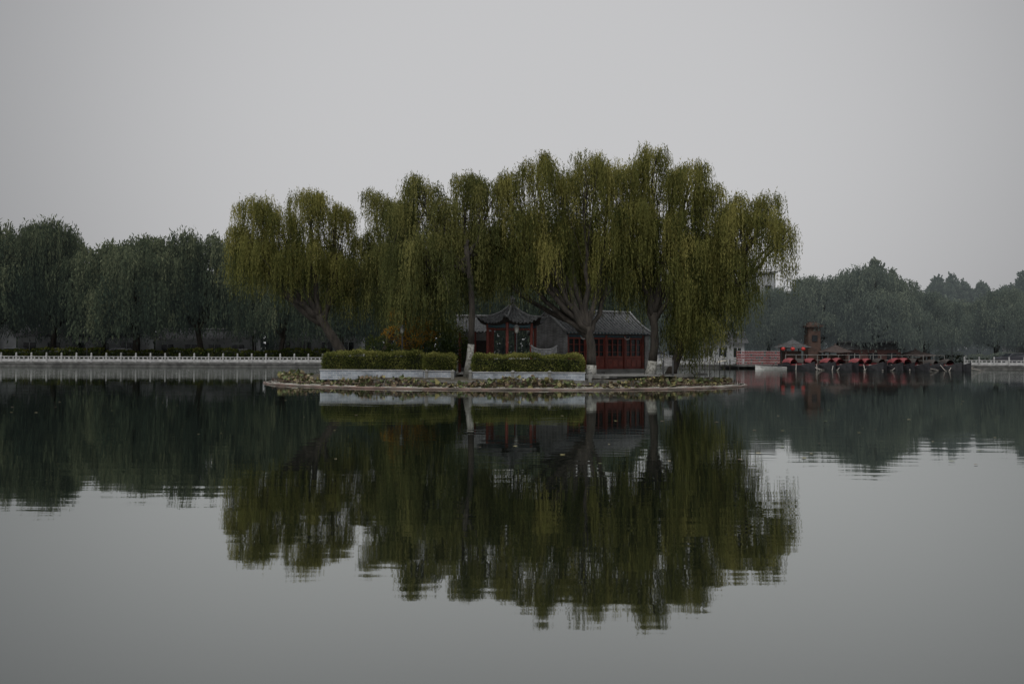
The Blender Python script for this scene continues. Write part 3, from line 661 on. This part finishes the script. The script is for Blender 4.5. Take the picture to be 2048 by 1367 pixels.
fs.append((3,2,1,0)); b.add(vs,fs,0); b.add([(-.1,-.45,.32),(-.1,.45,.32),(-.35,.4,.65),(-.35,-.4,.65)],[(0,1,2,3)],1); b.box((-.9,0,.35),(.5,.7,.2),0,2)
b.xf(Matrix.Translation((27.7,91.0,0))@Matrix.Rotation(PI-.15,4,'Z')); b.obj('motor_boat',[whitep,glass,boatblack])
e=empty('red_lattice_rack'); b=MB()
x0,x1,z0,z1,y=25.0,29.8,.5,1.95,94.6
for i in range(17): b.box((x0+(x1-x0)*i/16,y,(z0+z1)/2),(.05,.06,z1-z0),0,0)
for j in range(6): b.box(((x0+x1)/2,y-.045,z0+(z1-z0)*j/5),(x1-x0,.03,.05),0,1)
for i in range(16):
    for j in range(5):
        if R.random()<.8: b.lathe((x0+(x1-x0)*(i+.5)/16,y+.02,z0+(z1-z0)*(j+.18)/5),[(.05,0),(.1,.05),(.1,.12),(.05,.18)],8,0)
b.obj('lattice',[rackred,mat('faded_pink',(.46,.34,.34),(.34,.25,.25),.7)],e)
b=MB(); b.box((27.4,y+.6,.5),(5,1.2,.1)); b.obj('platform',[stone],e)
e=empty('cream_awning'); b=MB(); b.grid(lambda u,v:(22.6+2.2*u,92.8+1.2*v,.75+.2*math.sin(PI*u)),8,3,0); b.obj('canvas',[yellowc],e)
b=MB()
for x in (22.65,24.75):
    for y in (92.85,93.95): b.tube([(x,y,0),(x,y,.77)],.03,5)
b.obj('posts',[steel],e)
def kiosk(name,x,y,w,h,rh,rm,wm,z=BZ):
    e=empty(name); b=MB()
    for sx in (-1,1):
        for sy in (-1,1): b.tube([(x+sx*w*.4,y+sy*w*.35,z),(x+sx*w*.4,y+sy*w*.35,z+h)],.08,6,0)
    b.box((x,y+.3,z+h*.4),(w*.7,w*.5,h*.8),0,1); b.obj('posts_and_booth',[brown,wm],e)
    b=MB(); 
    def ring(r,zz,lift): return [(x+sx*r*w,y+sy*r*w*.8,zz+(lift if sx*sy else 0)) for sx,sy in ((-1,-1),(0,-1),(1,-1),(1,0),(1,1),(0,1),(-1,1),(-1,0))]
    v=ring(.68,z+h-.1,.14)+ring(.35,z+h+rh*.4,.03)+ring(.04,z+h+rh,0); b.add(v,[(i,(i+1)%8,8+(i+1)%8,8+i) for i in range(8)]+[(8+i,8+(i+1)%8,16+(i+1)%8,16+i) for i in range(8)]+[tuple(range(8))[::-1]],0)
    b.lathe((x,y,z+h+rh),[(.1,-.05),(.12,.05),(.03,.2)],8,0); b.obj('hipped_roof',[rm],e)
redtile=mat('brown_red_tile',(.07,.05,.046),(.045,.034,.03),.85,5)
kiosk('lakeside_kiosk',32.4,98.2,2.6,2.0,.9,tiled,brown); kiosk('lakeside_kiosk',37.2,97.8,2.4,1.5,.8,redtile,brown); kiosk('lakeside_kiosk',46.7,98.4,2.8,1.1,.7,redtile,brown)
e=empty('brown_tower'); b=MB(); b.box((35.2,99.6,2.6),(1.5,1.5,4.4),0,0,.92); b.box((35.2,99.6,4.92),(2.0,2.0,.22)); b.box((35.2,99.6,5.22),(1.4,1.4,.35),0,0,.6); b.obj('walls',[brown],e)
b=MB(); b.box((35.2,98.84,3.5),(.6,.12,.7)); b.obj('window',[glass],e)
lanternred=mat('lantern_red',(.5,.03,.02),(.38,.02,.015),.5)
for x in (30.9,33.2,32.0):
    b=MB(); b.lathe((x,96.9,2.05),[(.1,0),(.2,.06),(.26,.2),(.2,.34),(.1,.4)],12,0); b.lathe((x,96.9,1.98),[(.09,0),(.09,.068)],8,1); b.lathe((x,96.9,2.452),[(.09,0),(.09,.06)],8,1); b.tube([(x,96.9,2.5),(x,96.9,2.75)],.012,4,1); b.obj('red_lantern',[lanternred,brown])
b=MB(); b.tube([(30.4,96.9,BZ),(30.4,96.9,2.75),(33.8,96.9,2.75),(33.8,96.9,BZ)],.035,5); b.obj('lantern_frame',[brown])
for x,y,h in [(51,98.5,4.6),(21.8,97,2.9),(62,99,4.4),(-45,90,3.6),(-28,92.5,3.6)]: streetlamp(x,y,BZ,h)
b=MB()
for i in range(26):
    s=R.uniform(.3,.6); c=(49.4+R.uniform(-1.6,1.9),94.3+R.uniform(0,2.6),R.uniform(.05,.4)); n0=len(b.v)
    b.lathe((0,0,0),[(s*.6,-s*.6),(s,-s*.2),(s*.95,.2*s),(s*.5,s*.5)],7)
    for k in range(n0,len(b.v)):
        v=b.v[k]; b.v[k]=(c[0]+v[0]*1.3+R.normal(0,.05),c[1]+v[1]+R.normal(0,.05),c[2]+v[2]*.8+R.normal(0,.04))
b.obj('stone_pier',[rock])
b=MB()
for i in range(9): x=19.5+i*.55; b.tube([(x,93.2,-.4),(x,93.2,.9+R.uniform(-.15,.25))],.05,6)
b.obj('mooring_posts',[darkwood])
b=MB()
for i in range(90):
    y=R.uniform(14,39); x=R.uniform(-.6,.6)*y; disc_leaf(b,(x,y,.012),R.uniform(.02,.06),0,R.uniform(0,6),0.05,int(R.integers(0,4)))
b.obj('fallen_leaves',lm)
# ------------------------------------------------------------------ world / light
w=bpy.data.worlds.new('World'); scene.world=w; w.use_nodes=True; nt=w.node_tree; n=nt.nodes; l=nt.links
bg=n['Background']; sky=n.new('ShaderNodeTexSky'); sky.sky_type='NISHITA'; sky.sun_disc=False
SE,SA=math.radians(52),math.radians(205)
sky.sun_elevation=SE; sky.sun_rotation=SA; sky.air_density=1.5; sky.dust_density=6
hs=n.new('ShaderNodeHueSaturation'); hs.inputs['Saturation'].default_value=.12; l.new(sky.outputs[0],hs.inputs['Color'])
tc=n.new('ShaderNodeTexCoord')
dt=n.new('ShaderNodeVectorMath'); dt.operation='DOT_PRODUCT'; nv=n.new('ShaderNodeVectorMath'); nv.operation='NORMALIZE'; l.new(tc.outputs['Generated'],nv.inputs[0]); l.new(nv.outputs[0],dt.inputs[0])
g=Vector((.03,1,.22)).normalized(); dt.inputs[1].default_value=g
cr=n.new('ShaderNodeValToRGB'); cr.color_ramp.interpolation='EASE'; e0,e1=cr.color_ramp.elements
e0.position=.78; e0.color=(3.05,3.08,3.18,1); e1.position=.995; e1.color=(5.8,5.8,5.9,1)
l.new(dt.outputs['Value'],cr.inputs[0])
sz=n.new('ShaderNodeSeparateXYZ'); l.new(nv.outputs[0],sz.inputs[0])
zr=n.new('ShaderNodeMapRange'); zr.interpolation_type='SMOOTHSTEP'; zr.inputs['From Min'].default_value=.38; zr.inputs['From Max'].default_value=.9; zr.inputs['To Min'].default_value=0; zr.inputs['To Max'].default_value=10  # zenith boost above the view, added to raise ambient light on the trees
l.new(sz.outputs[2],zr.inputs[0])
ad=n.new('ShaderNodeVectorMath'); ad.operation='ADD'; l.new(cr.outputs[0],ad.inputs[0]); l.new(zr.outputs[0],ad.inputs[1])
mx=n.new('ShaderNodeMixRGB'); mx.inputs[0].default_value=.88; l.new(hs.outputs[0],mx.inputs[1]); l.new(ad.outputs[0],mx.inputs[2])
l.new(mx.outputs[0],bg.inputs[0]); bg.inputs[1].default_value=.1
sl=bpy.data.lights.new('sun','SUN'); sl.energy=.9; sl.angle=math.radians(18); sl.color=(1,.96,.9); so=link(bpy.data.objects.new('sun',sl))
sd=Vector((math.sin(SA)*math.cos(SE),math.cos(SA)*math.cos(SE),math.sin(SE))); so.rotation_euler=sd.to_track_quat('Z','Y').to_euler()
# ------------------------------------------------------------------ camera
cd=bpy.data.cameras.new('camera'); cam=link(bpy.data.objects.new('camera',cd)); cd.sensor_width=36; cd.lens=29.88; cd.clip_end=4000; cd.clip_start=.1
cam.matrix_world=Matrix.Translation((0,0,1.93))@Matrix.Rotation(math.radians(90.556),4,'X')@Matrix.Rotation(math.radians(.3),4,'Z')
scene.camera=cam
